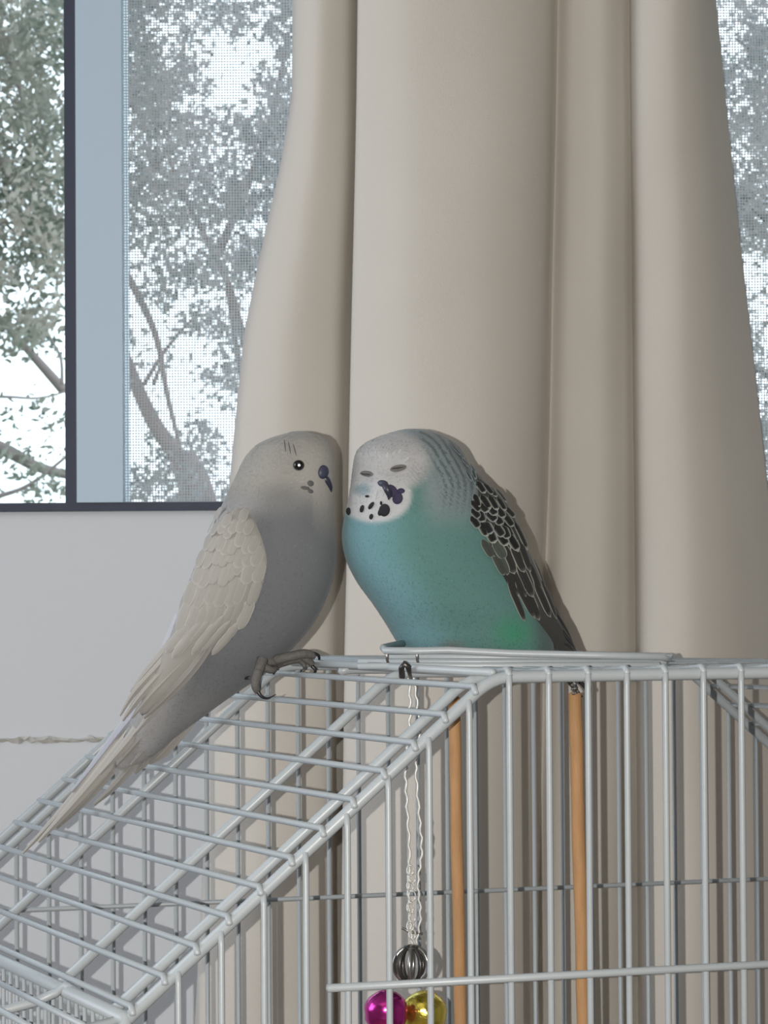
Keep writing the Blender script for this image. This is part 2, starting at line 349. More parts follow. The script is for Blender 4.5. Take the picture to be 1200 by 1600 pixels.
# hoop-ended flap folded out from the left side
def fp(o, t): return cp(UL2-o, SW-2-o*.20, t)
MB().tube([fp(80, 6), fp(0, 6)], 1.7/1000, 10).build('flap_frame', M['wire'], cage)
MB().tube([fp(80, 82), fp(12, 82), fp(4, 82)+UP*.0015, cp(UL2-1, SW+1.5, 79), cp(UL2+3, SW-1, 74), cp(UL2+3, SW-6, 72)], 1.7/1000, 10).build('flap_frame', M['wire'], cage)
for o_ in (14, 27, 40, 53, 66, 79): MB().tube([fp(o_, 2)+UP*.0022, fp(o_, 150)+UP*.0022], R1, 8).build('flap_rod', M['wire'], cage)
# lid frame lying on the cage top
lid = MB().tube([cp(-28, 9.5, 210), cp(-26, 10.2, 150), cp(0, 8.8, 134), cp(35, 8.0, 126), cp(80, 6.2, 122), cp(92, 5.6, 124)], 1.6/1000, 10)
ZL = 1.17
b = MB().tube([at(640, 1003, 1.24), at(599, 1012, ZL+.02), at(603, 1017, ZL), at(650, 1017, ZL), at(700, 1016, ZL), at(800, 1021, ZL), at(930, 1024, ZL), at(1034, 1026, ZL), at(1044, 1029, ZL+.01), at(1046, 1026, 1.25)], 1.55/1000, 10)
o = b.build('lid_frame', M['wire'], cage); o['label'] = 'raised lid wire on the cage top'
for y0_, y1_, z_, xb_ in ((1026, 1029, 1.19, 1036), (1034, 1035, 1.175, 1040), (1041, 1039, 1.15, 1030)):
    MB().tube([at(560 if y0_ > 1030 else 606, y0_, z_), at(800, (y0_+y1_)/2, z_+.006), at(xb_, y1_, z_+.01)], 1.3/1000, 8).build('lid_rod', M['wire'], cage)
for x in (604, 651): MB().tube([at(x, 1016, ZL), at(x+1, 1032, ZL), at(x+4, 1040, ZL+.004)], .6/1000, 6).build('lid_prong', M['steel'], cage)
# tray and stand (below the picture)
zt = cp(0, BOT).z
def qbox(u0, u1, t0, t1, w0, w1):
    c = [cp(u, w, t) for w in (w0, w1) for (u, t) in ((u0, t0), (u1, t0), (u1, t1), (u0, t1))]
    return MB().add(c, [(0, 3, 2, 1), (4, 5, 6, 7), (0, 1, 5, 4), (1, 2, 6, 5), (2, 3, 7, 6), (3, 0, 4, 7)])
qbox(UL2-8, UR2+8, -10, DEP+10, BOT-60, BOT).build('tray', M['tray'], cage, False)
tb = empty('side_table', Matrix.Translation(cp(126, BOT-60, 186))); tag(tb, 'wooden table under the bird cage', 'table')
qbox(-190, 440, -60, DEP+50, BOT-85, BOT-60).build('tabletop', M['table'], tb, False)
fl = -C0.z*1000
for u in (-180, 390):
    for t in (-50, DEP+10): qbox(u, u+40, t, t+30, fl, BOT-85).build('leg', M['table'], tb, False)
# ------------------------------------------------------------------ wooden ladder hung in the cage, hanging toy
lad = empty('wooden_ladder', Matrix.Translation(at(800, 1070, 1.19))); tag(lad, 'pair of round tan wooden poles hanging inside the cage', 'ladder')
ZD = 1.19
for (xa, xb, Zp, top, rr) in ((898, 915, 1.19, 1084, 10.5), (709, 722, 1.19, 1090, 9.5)):
    P = [at(xa+(xb-xa)*k/8, top+(1700-top)*k/8, Zp)+U*(.00012*math.sin(k*1.7)) for k in range(9)]
    MB().tube(P, [rr*Zp/F*(1+.04*math.sin(k*2.3)) for k in range(9)], 16).build('pole', M['wood'], lad)
    hk = [at(xa+4*math.cos(q*1.3), top+4-q*1.5, Zp)+Vector((0, .004*math.sin(q*1.3), 0)) for q in range(16)]
    MB().tube(hk, .0006, 6).build('hook', M['steel'], lad)
MB().tube([at(722, 1690, 1.19), at(915, 1690, 1.19)], .0030, 12).build('rung', M['wood'], lad)
toy = empty('hanging_toy', Matrix.Translation(at(635, 1045, 1.15))); tag(toy, 'magenta and gold foil bells under a dark wire ball on a thin chain', 'toy')
ZT = 1.15
MB().tube([at(628, 1058, 1.125), at(627, 1044, 1.12), at(632, 1037, 1.12), at(638, 1042, 1.12), at(640, 1054, 1.13), at(644, 1068, ZT)], [.0011, .0011, .0013, .0012, .0007, .0005], 8).build('hook', M['dark'], toy)
s1 = [(638, 1050), (641, 1100), (639, 1150), (634, 1200), (636, 1260), (640, 1330), (638, 1390), (641, 1440), (644, 1476)]
s2 = [(645, 1056), (652, 1100), (655, 1160), (650, 1200), (655, 1270), (659, 1330), (653, 1380), (657, 1430), (650, 1476)]
for P in (s1, s2):
    q = cr([list(at(x, y, ZT)) for x, y in P], 8); q[:, 0] += .0004*np.sin(np.arange(len(q))*1.9)
    MB().tube(q, .00055, 6).build('cord', M['chain'], toy)
for k, y in enumerate((1360, 1372, 1384, 1400, 1418, 1433, 1447, 1460)):      # small links near the ball
    c = at(641+(k % 2)*3, y, ZT-.001); P = [c+Vector((math.cos(a)*.0013, .0004*math.sin(3*a), math.sin(a)*.0020)) for a in np.linspace(0, 6.283, 13)]
    MB().tube(P, .00035, 5).build('chain_link', M['chain'], toy)
MB().tube([at(628, 1450, ZT), at(640, 1456, ZT), at(660, 1459, ZT)], .0006, 6).build('twist_wire', M['steel'], toy)
cb = at(643, 1507, ZT); rb_ = 28*ZT/F
for k in range(5):
    a = math.pi*k/5+.2; P = [cb+Vector((math.cos(a)*math.sin(q), math.sin(a)*math.sin(q), math.cos(q)))*rb_ for q in np.linspace(0, 6.283, 25)]
    MB().tube(P, .0009, 6).build('ball_wire', M['dark'] if k % 2 else M['steel'], toy)
MB().tube([cb+Vector((math.cos(q)*.35, math.sin(q)*.35, .93))*rb_ for q in np.linspace(0, 6.283, 17)], .0010, 6).build('ball_wire', M['dark'], toy)
def bell(px, py, rpx, Z, m, nm, lab):
    c = at(px, py, Z); r = rpx*Z/F; b = MB().ball(c, r, 28, 18)
    for v in b.v:
        d = (v-c); v -= d*(.10*max(0, math.sin(d.z/r*7+2)*.4)); v += Vector((rng.normal(), rng.normal(), rng.normal()))*r*.012
    o = b.build(nm, m, toy); o['label'] = lab
    MB().tube([c+Vector((0, 0, r)), c+Vector((0, 0, r*1.25)), Vector((cb.x, cb.y, cb.z-rb_))], .0008, 6).build('loop', M['steel'], o)
    MB().tube([c+Vector((math.cos(q)*r*1.01, math.sin(q)*r*1.01, 0)) for q in np.linspace(0, 6.283, 25)], .0006, 6).build('seam', m, o)
    return o
bell(603, 1581, 35, ZT-.006, M['pink'], 'bell', 'shiny magenta bell')
bell(663, 1583, 36, ZT+.004, M['gold'], 'bell', 'crumpled gold bell')
bell(634, 1592, 30, ZT+.018, M['red'], 'bell', 'dark red bell')
# ------------------------------------------------------------------ budgies
class Bird:
    """Local frame: x right, z up, y away, metres; pixel (px,py) at depth Z is local ((px-ox)m, 0, (oy-py)m)."""
    def __init__(s, name, label, ox, oy, Z):
        s.ox, s.oy, s.Z, s.m = ox, oy, Z, Z/F
        s.root = empty(name, Matrix.Translation(at(ox, oy, Z)) @ (R3 @ Matrix.Rotation(-math.pi/2, 3, 'X')).to_4x4()); tag(s.root, label, 'bird')
        s.tri = ([], [])
    def L(s, px, py, y=0.0): return Vector(((px-s.ox)*s.m, y, (s.oy-py)*s.m))
    def loft(s, rings, seg, sub, cap0, cap1, bumps=()):
        R = cr(rings, sub); V = []; mdl = []
        for r in R:
            c = np.array(s.L((r[0]+r[2])/2, (r[1]+r[3])/2, r[5]/1000)); a = np.array(s.L(r[2], r[3]))-np.array(s.L(r[0], r[1])); a /= 2
            mdl.append((c, a, r[4]/1000))
        rows = []
        c, a, bb = mdl[0]; top = np.array(s.L(*cap0[:2], cap0[2]/1000)); bot = np.array(s.L(*cap1[:2], cap1[2]/1000))
        for k in range(1, 9):
            h = k/9; q = math.sqrt(h); rows.append((top+(c-top)*h, a*q, bb*q))
        rows += mdl; c, a, bb = mdl[-1]
        for k in range(8, 0, -1):
            h = k/9; q = math.sqrt(h); rows.append((bot+(c-bot)*h, a*q, bb*q))
        V = [top]
        for c, a, bb in rows:
            for j in range(seg):
                th = 2*math.pi*j/seg; V.append(c+a*math.cos(th)+np.array((0, 1, 0))*bb*math.sin(th))
        V.append(bot); V = np.array(V); n = len(rows); e = len(V)-1
        for (bx, by, side, br, amp) in bumps:     # soft swellings on the side facing the camera
            c = np.array(s.L(bx, by)); dd = np.hypot(V[:, 0]-c[0], V[:, 2]-c[2])/(br*s.m)
            wgt = np.exp(-dd**2)*(V[:, 1]*side > -.004)
            V[:, 1] += side*wgt*amp/1000
        Fc = [(0, 1+(j+1) % seg, 1+j) for j in range(seg)]
        for i in range(n-1): Fc += [(1+i*seg+j, 1+i*seg+(j+1) % seg, 1+(i+1)*seg+(j+1) % seg, 1+(i+1)*seg+j) for j in range(seg)]
        Fc += [(e, 1+(n-1)*seg+j, 1+(n-1)*seg+(j+1) % seg) for j in range(seg)]
        return V, Fc
    def px(s, V): return np.stack([V[:, 0]/s.m+s.ox, s.oy-V[:, 2]/s.m], 1)
    def solid(s, nm, V, Fc, colf, parent=None, target=True):
        P = s.px(V); col = np.array([colf(P[i, 0], P[i, 1], V[i, 1]) for i in range(len(V))])
        o = pymesh(nm, V, Fc, M['plume'], parent or s.root, True, col)
        if target:
            k = len(s.tri[0]); s.tri[0].extend([Vector(v) for v in V]); s.tri[1].extend([tuple(i+k for i in f) for f in Fc]); s.bvh = BVHTree.FromPolygons(s.tri[0], s.tri[1])
        return o
    def hit(s, px, py, side=-1):
        o = s.L(px, py, side*.3); h = s.bvh.ray_cast(o, Vector((0, -side, 0)))
        if h[0] is None:
            q = s.bvh.find_nearest(s.L(px, py, side*.02)); return q[0], q[1]
        n = h[1];  n = n if n.y*side > 0 else -n
        return h[0], n
    def flakes(s, nm, V, Fc, N, flow, colf, ln=.0022, wd=.0010, lift=.0005, skip=None, jit=.05):
        V = np.array(V); A = V[[f[0] for f in Fc]]; B = V[[f[1] for f in Fc]]; Cc = V[[f[2] for f in Fc]]; Dd = V[[f[-1] for f in Fc]]
        nn = np.cross(Cc-A, Dd-B)+1e-12; ar = np.linalg.norm(nn, axis=1); nn /= ar[:, None]
        ctr = V.mean(0); idx = rng.choice(len(Fc), N, p=ar/ar.sum()); Vo = []; Fo = []; Co = []
        P0 = []
        for i in idx:
            a, b_ = random.random(), random.random(); p = (A[i]*(1-a)+B[i]*a)*(1-b_)+(Dd[i]*(1-a)+Cc[i]*a)*b_
            n = nn[i]
            # outward
            if s.outsign*1 < 0: n = -n
            x, y = p[0]/s.m+s.ox, s.oy-p[2]/s.m
            if skip and skip(x, y, p[1]): continue
            d = np.array(flow(x, y, p[1]), float); d = d-(d@n)*n; l = np.linalg.norm(d)
            if l < 1e-6: continue
            d /= l; w_ = np.cross(n, d); q = random.uniform(.7, 1.3); a2 = random.gauss(0, .16); d2 = d*math.cos(a2)+w_*math.sin(a2); w2 = np.cross(n, d2)
            L_, W_ = ln*q, wd*q*.5; k = len(Vo); up = n*lift*random.uniform(.4, 1.3)
            Vo += [p-n*.0002, p+d2*L_*.5+w2*W_+up*.45, p+d2*L_*.85+w2*W_*.7+up*.8, p+d2*L_+up, p+d2*L_*.85-w2*W_*.7+up*.8, p+d2*L_*.5-w2*W_+up*.45]
            Fo += [(k, k+1, k+2, k+3), (k, k+3, k+4, k+5)]
            c = np.array(colf(x, y, p[1]))*(1+random.gauss(0, jit)); Co += [c]*6
        o = pymesh(nm, Vo, Fo, M['plume'], s.root, True, np.clip(np.array(Co), 0, 1)); o['kind'] = 'stuff'; return o
def sstep(a, b, x): t = min(1, max(0, (x-a)/(b-a))); return t*t*(3-2*t)
def mixc(a, b, t): return tuple(a[i]*(1-t)+b[i]*t for i in range(3))
FM = {}
def feather_mesh(kind):
    """unit feather along +x, width on y, curved on z; dark or pale pattern painted as the feather's own colouring"""
    if kind in FM: return FM[kind]
    spec = {'black': ((.012, .012, .012), (.30, .31, .27), .20, 1.0), 'black_fine': ((.014, .014, .014), (.27, .29, .27), .20, 1.0), 'brown_black': ((.028, .027, .025), (.30, .30, .26), .14, 1.1),
            'flight_black': ((.012, .012, .012), (.10, .10, .085), .10, 1.3), 'cream': ((.33, .315, .29), (.42, .40, .37), .16, 1.0), 'cream_tip': ((.34, .325, .30), (.24, .23, .215), .08, 1.0),
            'flight_cream': ((.34, .325, .30), (.46, .44, .41), .12, 1.3), 'mid_brown': ((.055, .060, .052), (.24, .27, .23), .12, 1), 'nape': ((.05, .06, .065), (.20, .25, .26), .35, 1)}[kind]
    core, edge, wdt, _ = spec; nx, ny = 12, 8; V = []; Fc = []; Co = []
    for i in range(nx+1):
        x = i/nx
        wx_ = (math.sin(min(1, x/.35)*math.pi/2)**.8)*(1 if x < .62 else math.sqrt(max(0, 1-((x-.62)/.38)**2)))
        for j in range(ny+1):
            y = (j/ny-.5)*2; V.append((x, y*wx_*.5, .10*(1-y*y)*wx_*.5-.10*x*x))
            de = min(1-abs(y), (1-x)*2.2) if x > .2 else 1-abs(y)
            tt = 1-sstep(wdt*.7, wdt*1.5, de*(1 if x > .3 else 1.3))
            if x >= 1: tt = 1
            sh = sstep(.0, .06, abs(y)) ; c = mixc(core, edge, tt); sk = .95 if 'cream' in kind else .82; Co.append(tuple(q*(sk+(1-sk)*sh) for q in c))
    for i in range(nx): Fc += [(i*(ny+1)+j, (i+1)*(ny+1)+j, (i+1)*(ny+1)+j+1, i*(ny+1)+j+1) for j in range(ny)]
    me = bpy.data.meshes.new('feather'); me.from_pydata(V, [], Fc); me.materials.append(M['plume']); me.polygons.foreach_set('use_smooth', [True]*len(Fc))
    ca = me.color_attributes.new('Col', 'FLOAT_COLOR', 'POINT'); a = np.ones((len(V), 4), np.float32); a[:, :3] = Co; ca.data.foreach_set('color', a.ravel())
    FM[kind] = me; return me
def feather(bd, parent, kind, x0, y0, x1, y1, wpx, lift=.0010, base=.0004, nm='feather', side=-1):
    p, n = bd.hit(x0, y0, side); q, n2 = bd.hit(x1, y1, side)
    p = p+n*base; q = q+n2*(base+lift); d = q-p; ln = d.length; d.normalize(); nn = (n+n2).normalized(); w_ = nn.cross(d).normalized(); nn = d.cross(w_)
    mw = Matrix((d*ln, w_*wpx*bd.m, nn*ln*.6)).transposed().to_4x4(); mw.translation = p
    o = link(nm, feather_mesh(kind), parent); o.matrix_local = mw; return o
def blade(bd, parent, pts, widths, kind, nm, th=.0005):
    """long free flight or tail feather along pixel/depth points, flat blade with a raised shaft"""
    core, edge = {'cream': ((.36, .34, .31), (.44, .42, .39)), 'cream2': ((.27, .255, .235), (.40, .38, .35)), 'dark': ((.014, .014, .014), (.09, .09, .08)), 'bluelit': ((.37, .38, .42), (.46, .47, .50))}[kind]  # the bluish kind carries window daylight in its colour
    R = cr([(x, y, d, w) for (x, y, d), w in zip(pts, widths)], 8); V = []; Co = []; n = len(R)
    for i in range(n):
        x, y, d, w = R[i]; j = min(i, n-2); tx, ty = R[j+1][0]-R[j][0], R[j+1][1]-R[j][1]; l = math.hypot(tx, ty) or 1; nx, ny = -ty/l, tx/l
        for k in (-1, -.6, -.1, 0, .1, .6, 1):
            V.append(bd.L(x+nx*w/2*k, y+ny*w/2*k, d/1000+.0012*(abs(k)**1.5)*(1 if w > 8 else .6)-(.0004 if k == 0 else 0))); Co.append(edge if abs(k) > .8 else (mixc(core, (1, 1, 1), .06) if k == 0 else core))
    k0 = len(V); V += [v+Vector((0, th, 0)) for v in V[:k0]]; Co += Co[:k0]
    Fc = []
    for i in range(n-1):
        for k in range(6):
            a = i*7+k; Fc.append((a, a+7, a+8, a+1)); Fc.append((k0+a, k0+a+1, k0+a+8, k0+a+7))
        a = i*7; Fc.append((a, k0+a, k0+a+7, a+7)); a = i*7+6; Fc.append((a, a+7, k0+a+7, k0+a))
    return pymesh(nm, V, Fc, M['plume'], parent, True, np.array(Co))
def disc(bd, parent, nm, m, px, py, rx, ry, ang=0, th=.0007, n=16, lift=.0004, side=-1, flat=.5):
    """small domed patch lying on the surface"""
    c = math.cos(math.radians(ang)); s_ = math.sin(math.radians(ang)); V = []; rings = [(1, -.15), (.92, .35), (.6, .85), (.25, 1)]
    for q, h in rings:
        for k in range(n):
            a = 2*math.pi*k/n; ex, ey = rx*q*math.cos(a), ry*q*math.sin(a); p, nn = bd.hit(px+ex*c-ey*s_, py+ex*s_+ey*c, side); V.append(p+nn*(lift+th*h))
    p, nn = bd.hit(px, py, side); V.append(p+nn*(lift+th*1.05)); Fc = []
    for i in range(3): Fc += [(i*n+k, i*n+(k+1) % n, (i+1)*n+(k+1) % n, (i+1)*n+k) for k in range(n)]
    Fc += [(3*n+k, 3*n+(k+1) % n, 4*n) for k in range(n)]
    return pymesh(nm, V, Fc, m, parent)
def ltube(bd, parent, nm, m, pts, rad, n=10):
    """tube through (px,py,depth mm) with radii in pixels"""
    R = cr([(x, y, d, r) for (x, y, d), r in zip(pts, rad)], 6)
    return MB().tube([bd.L(x, y, d/1000) for x, y, d, r in R], [max(.2, r)*bd.m for x, y, d, r in R], n).build(nm, m, parent, True, True)
# ---- white / grey budgie --------------------------------------------------
W_ = Bird('budgerigar', 'pale grey budgie with cream wings and long tail, perched on the slope edge', 480, 1035, 1.235)
W_.outsign = 1
# ring: Lx Ly Rx Ry half-depth(mm) centre-depth(mm)
ringsW = [(445, 678, 487, 677, 5.5, 0), (424, 684, 503, 682, 9, 0), (403, 694, 512, 692, 12, 0), (384, 713, 519, 710, 14, 0), (370, 740, 520, 742, 15.5, 0), (358, 765, 520, 775, 16.2, 0), (344, 795, 521, 808, 17.5, 0), (331, 825, 525, 838, 19.5, 0),
          (318, 855, 526, 868, 21, 0), (303, 888, 520, 905, 21.5, 0), (291, 920, 507, 942, 21.5, 1), (281, 950, 489, 975, 20.5, 2), (270, 980, 465, 1005, 19, 3), (258, 1010, 436, 1035, 16.5, 4), (243, 1040, 402, 1062, 14, 6), (228, 1072, 360, 1090, 11.5, 8),
          (212, 1102, 312, 1125, 9, 10), (200, 1130, 272, 1155, 7, 12), (191, 1152, 243, 1180, 5, 14), (184, 1170, 222, 1193, 3.2, 16), (176, 1186, 200, 1202, 1.8, 18)]
G1 = (.14, .145, .152); CR = (.32, .305, .28); HD = (.285, .275, .252)
def colW(x, y, d):
    # face pale, crown and nape soft grey-cream, belly slate grey, back whitish
    belly = G1
    tface = max(0, 1-math.hypot((x-508)/62, (y-745)/78)); h = mixc(HD, (.33, .315, .29), sstep(.1, .8, tface))
    bound = 795-.10*(x-450)+max(0, (x-480))*.9
    t = sstep(bound-55, bound+25, y-(12 if x > 490 else 0)); c = mixc(h, belly, t)
    # darker slate-grey patch behind the jaw
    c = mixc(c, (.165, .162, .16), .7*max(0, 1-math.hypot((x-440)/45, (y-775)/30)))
    # mantle: pale along the back edge
    xl = np.interp(y, [680, 740, 795, 855, 950, 1040, 1130, 1180], [428, 368, 344, 318, 281, 243, 200, 180])
    t2 = (1-sstep(28, 80, x-xl))*sstep(760, 830, y); c = mixc(c, (.34, .335, .34), t2)
    if y < 790:                                # faint barring on the crown behind the eye
        r = math.hypot(x-500, y-760); s_ = .5+.5*math.sin(r*.95); k = max(0, 1-abs(x-447)/30)*sstep(760, 700, y)*1.0
        if x < 475: c = mixc(c, (.14, .135, .13), .35*s_*k)
    t3 = sstep(1040, 1150, y); c = mixc(c, (.25, .245, .24), .55*t3)
    return c
Vw, Fw = W_.loft(ringsW, 128, 5, (466, 673.5, 0), (178, 1206, 19), bumps=[(486, 775, -1, 26, 1.6), (478, 720, -1, 30, .8), (500, 760, 1, 40, 1.2), (468, 728, -1, 11, -.8)])
W_.solid('body', Vw, Fw, colW)
def flowW(x, y, d):
    if y < 800:
        v = np.array((x-522, 0, -(y-742)), float); v = v/(np.linalg.norm(v)+1e-6); k = sstep(800, 740, y); return v*k+np.array((-.45, 0, -.9))*(1-k)
    return (-.62, 0, -.78)
W_.flakes('plumage', Vw, Fw, 15000, flowW, colW, .0028, .0010, .0007, jit=.075)
# face
disc(W_, W_.root, 'eye_ring', M['lid2'], 468, 728, 9, 8.5, 0, .0004)
ey = MB(); pe, ne = W_.hit(468, 728); eye = MB().ball(pe-ne*.0004, .0023, 20, 12).build('eye', M['eye'], W_.root, True, True)
pc = pe+ne*.00125; MB().ball(pc, .00082, 16, 10).build('eye_glint', M['eye_glint'], eye, True, True)  # pale bead set on the black eye as the flash glint
cere = disc(W_, W_.root, 'cere', M['cere'], 505, 738, 7.5, 11, 8, .0012)
ltube(W_, W_.root, 'beak', M['beak'], [(503, 744, -7), (510, 750, -7.5), (515, 761, -5), (514, 772, -2.5), (512, 776, -1.5)], [5, 6, 5, 3, .8])
disc(W_, W_.root, 'cheek_spot', M['grey_spot'], 486, 756, 5, 4.5, 30, .0003); disc(W_, W_.root, 'cheek_spot', M['grey_spot'], 478, 763, 7, 2.8, 10, .0003); disc(W_, W_.root, 'cheek_spot', M['grey_spot'], 486, 768, 4.5, 3, 20, .0003)
for x, y, a in ((447, 698, -8), (454, 701, -12), (462, 704, -16)): disc(W_, W_.root, 'crown_streak', M['grey_spot'], x, y, .9, 10, a, .0002)
# wing
wing_r = [(352, 806, 402, 812, 5, -15.5), (335, 832, 417, 842, 6.5, -17), (322, 860, 424, 872, 7, -18.5), (309, 890, 422, 900, 7, -18.5), (297, 920, 411, 932, 7, -17.5), (286, 950, 388, 966, 6.5, -15.5), (276, 978, 352, 992, 5.5, -13), (262, 1008, 330, 1015, 4.5, -11), (246, 1045, 300, 1045, 3.6, -8), (228, 1080, 268, 1080, 2.8, -5)]
def colWw(x, y, d): return (.32, .305, .28)
Vx, Fx = W_.loft(wing_r, 64, 4, (378, 797, -13), (222, 1118, 0))
wingW = W_.solid('wing', Vx, Fx, colWw); wingW['label'] = 'cream folded wing'
def rows_on(bd, par, rows, kindf, wscale=1.0, lift=.0009):
    c = 0
    for (ax, ay, bx, by, n, dx, dy, w, kind) in rows:      # row from a to b; feather vector (dx,dy)
        for i in range(n):
            s = (i+.5)/n; j = lambda a: random.gauss(0, a)
            jy = 4.0 if bd is W_ else 1.2; x, y = ax+(bx-ax)*s+j(1.6), ay+(by-ay)*s+j(jy); feather(bd, par, kindf(kind), x, y, x+dx+j(1.5), y+dy+j(1.5), w*wscale, lift, .0005+.00002*c); c += 1
kc = lambda k: k if k != 'mixc' else random.choice(['cream', 'cream', 'cream_tip'])
for (pts, wd_) in (([(338, 992, -17), (306, 1040, -13), (268, 1082, -8), (226, 1122, -3)], [15, 15, 13, 3]), ([(330, 1000, -16), (290, 1052, -10), (250, 1100, -3), (205, 1152, 5)], [14, 16, 14, 4]), ([(332, 985, -18), (290, 1030, -13), (240, 1082, -8), (206, 1122, -3)], [14, 13, 11, 3]), ([(318, 985, -17), (272, 1030, -12), (222, 1085, -7), (192, 1126, -2)], [14, 13, 11, 3]),
                   ([(300, 980, -16), (258, 1030, -11), (212, 1080, -6), (188, 1118, -2)], [14, 13, 10, 3]), ([(292, 975, -14), (256, 1020, -10), (228, 1052, -7), (205, 1080, -4)], [16, 15, 11, 3])):
    blade(W_, wingW, pts, wd_, 'cream2' if random.random() < .4 else 'cream', 'flight_feather')
rows_on(W_, wingW, [(382, 960, 300, 965, 8, -45, 55, 15, 'flight_cream'), (404, 930, 296, 935, 8, -22, 52, 19, 'flight_cream'), (412, 900, 306, 905, 7, -16, 44, 21, 'mixc'), (418, 872, 316, 880, 8, -13, 36, 20, 'mixc'), (414, 850, 322, 858, 8, -12, 30, 18, 'mixc'),
                    (408, 830, 332, 836, 8, -10, 27, 16, 'mixc'), (398, 814, 342, 818, 6, -9, 24, 14, 'mixc'), (394, 798, 348, 803, 6, -8, 22, 14, 'mixc')], kc)
# mantle feathers on the pale back
rows_on(W_, W_.root, [(300, 900, 306, 960, 3, -14, 34, 14, 'cream'), (322, 850, 330, 880, 2, -12, 30, 14, 'cream'), (336, 815, 350, 830, 2, -12, 26, 13, 'cream')], kc)
# far wing tip and tail
far = blade(W_, W_.root, [(292, 970, 8), (262, 1030, 10), (225, 1092, 14), (172, 1160, 20)], [46, 40, 30, 4], 'bluelit', 'far_wing'); far['label'] = 'tip of the far wing, blue-lit'
tail = empty('tail'); tail.parent = W_.root
tl = [([(262, 1060, 8), (205, 1145, 16), (120, 1248, 26), (45, 1330, 34)], [22, 22, 17, 5], 'cream'), ([(270, 1070, 9), (215, 1150, 17), (130, 1252, 27), (75, 1308, 33)], [22, 20, 14, 4], 'cream2'), ([(250, 1060, 12), (190, 1150, 20), (105, 1255, 30), (18, 1350, 38)], [20, 20, 15, 4], 'cream'),
      ([(285, 1085, 8), (235, 1155, 15), (178, 1228, 22), (137, 1268, 27)], [22, 19, 14, 4], 'cream2'), ([(300, 1095, 8), (262, 1148, 13), (228, 1188, 17), (205, 1215, 19)], [26, 22, 16, 5], 'cream2'), ([(315, 1095, 7), (285, 1138, 11), (252, 1178, 14), (228, 1198, 16)], [24, 22, 17, 6], 'cream2'),
      ([(240, 1070, 14), (185, 1142, 20), (140, 1200, 26), (100, 1248, 30)], [18, 17, 13, 4], 'bluelit')]
tl += [([(302, 1045, -5), (262, 1098, 1), (222, 1150, 7), (178, 1200, 14)], [18, 20, 17, 4], 'cream2'), ([(318, 1062, -3), (280, 1110, 2), (240, 1155, 8), (200, 1200, 13)], [18, 20, 16, 4], 'cream2'), ([(275, 1060, -3), (240, 1105, 3), (200, 1158, 9), (150, 1215, 17)], [18, 20, 17, 4], 'cream')]
for P, ww, kd in tl: blade(W_, tail, P, ww, kd, 'tail_feather')
# feet
def foot(bd, nm, leg, toes, lr=8):
    o = ltube(bd, bd.root, nm, M['leg'], leg, [lr*(1-.25*i/len(leg)) for i in range(len(leg))])
    for tp, rr, cl in toes:
        t_ = ltube(bd, o, 'toe', M['leg'], tp, rr); ltube(bd, t_, 'claw', M['claw'], cl, [3.2, 2.6, 1.8, .5][:len(cl)])
    return o
foot(W_, 'foot', [(408, 1030, -3), (425, 1033, -5), (442, 1032, -6)],
     [([(432, 1030, -8), (455, 1024, -10), (478, 1020, -8), (492, 1024, -6)], [8, 7.5, 7.5, 5.5], [(491, 1020, -7), (498, 1023, -6), (499, 1030, -4), (497, 1036, -3)]),
      ([(432, 1036, -4), (455, 1030, -5), (477, 1029, -4), (489, 1038, -3)], [8, 7, 7, 5], [(488, 1040, -4), (493, 1046, -4), (491, 1054, -3), (489, 1058, -3)]),
      ([(470, 1032, -6), (476, 1038, -7), (476, 1044, -6), (473, 1048, -6)], [4, 3.5, 2.5, 2], [(473, 1047, -6), (471, 1051, -5), (470, 1055, -5)])])
foot(W_, 'foot', [(412, 1028, -10), (408, 1040, -12), (405, 1050, -13)],
     [([(406, 1045, -13), (402, 1060, -14), (402, 1071, -14), (405, 1078, -13)], [8, 7.5, 6.5, 5], [(405, 1077, -14), (411, 1085, -14), (421, 1088, -13), (433, 1082, -12)]),
      ([(414, 1040, -10), (425, 1045, -9), (431, 1042, -6), (424, 1036, -4)], [7, 6, 5, 4], [(426, 1040, -6), (430, 1046, -6), (428, 1052, -5)]),
      ([(398, 1056, -8), (392, 1058, -6), (389, 1058, -4)], [3, 3, 2], [(390, 1058, -5), (386, 1059, -4), (384, 1060, -3)])], 9)
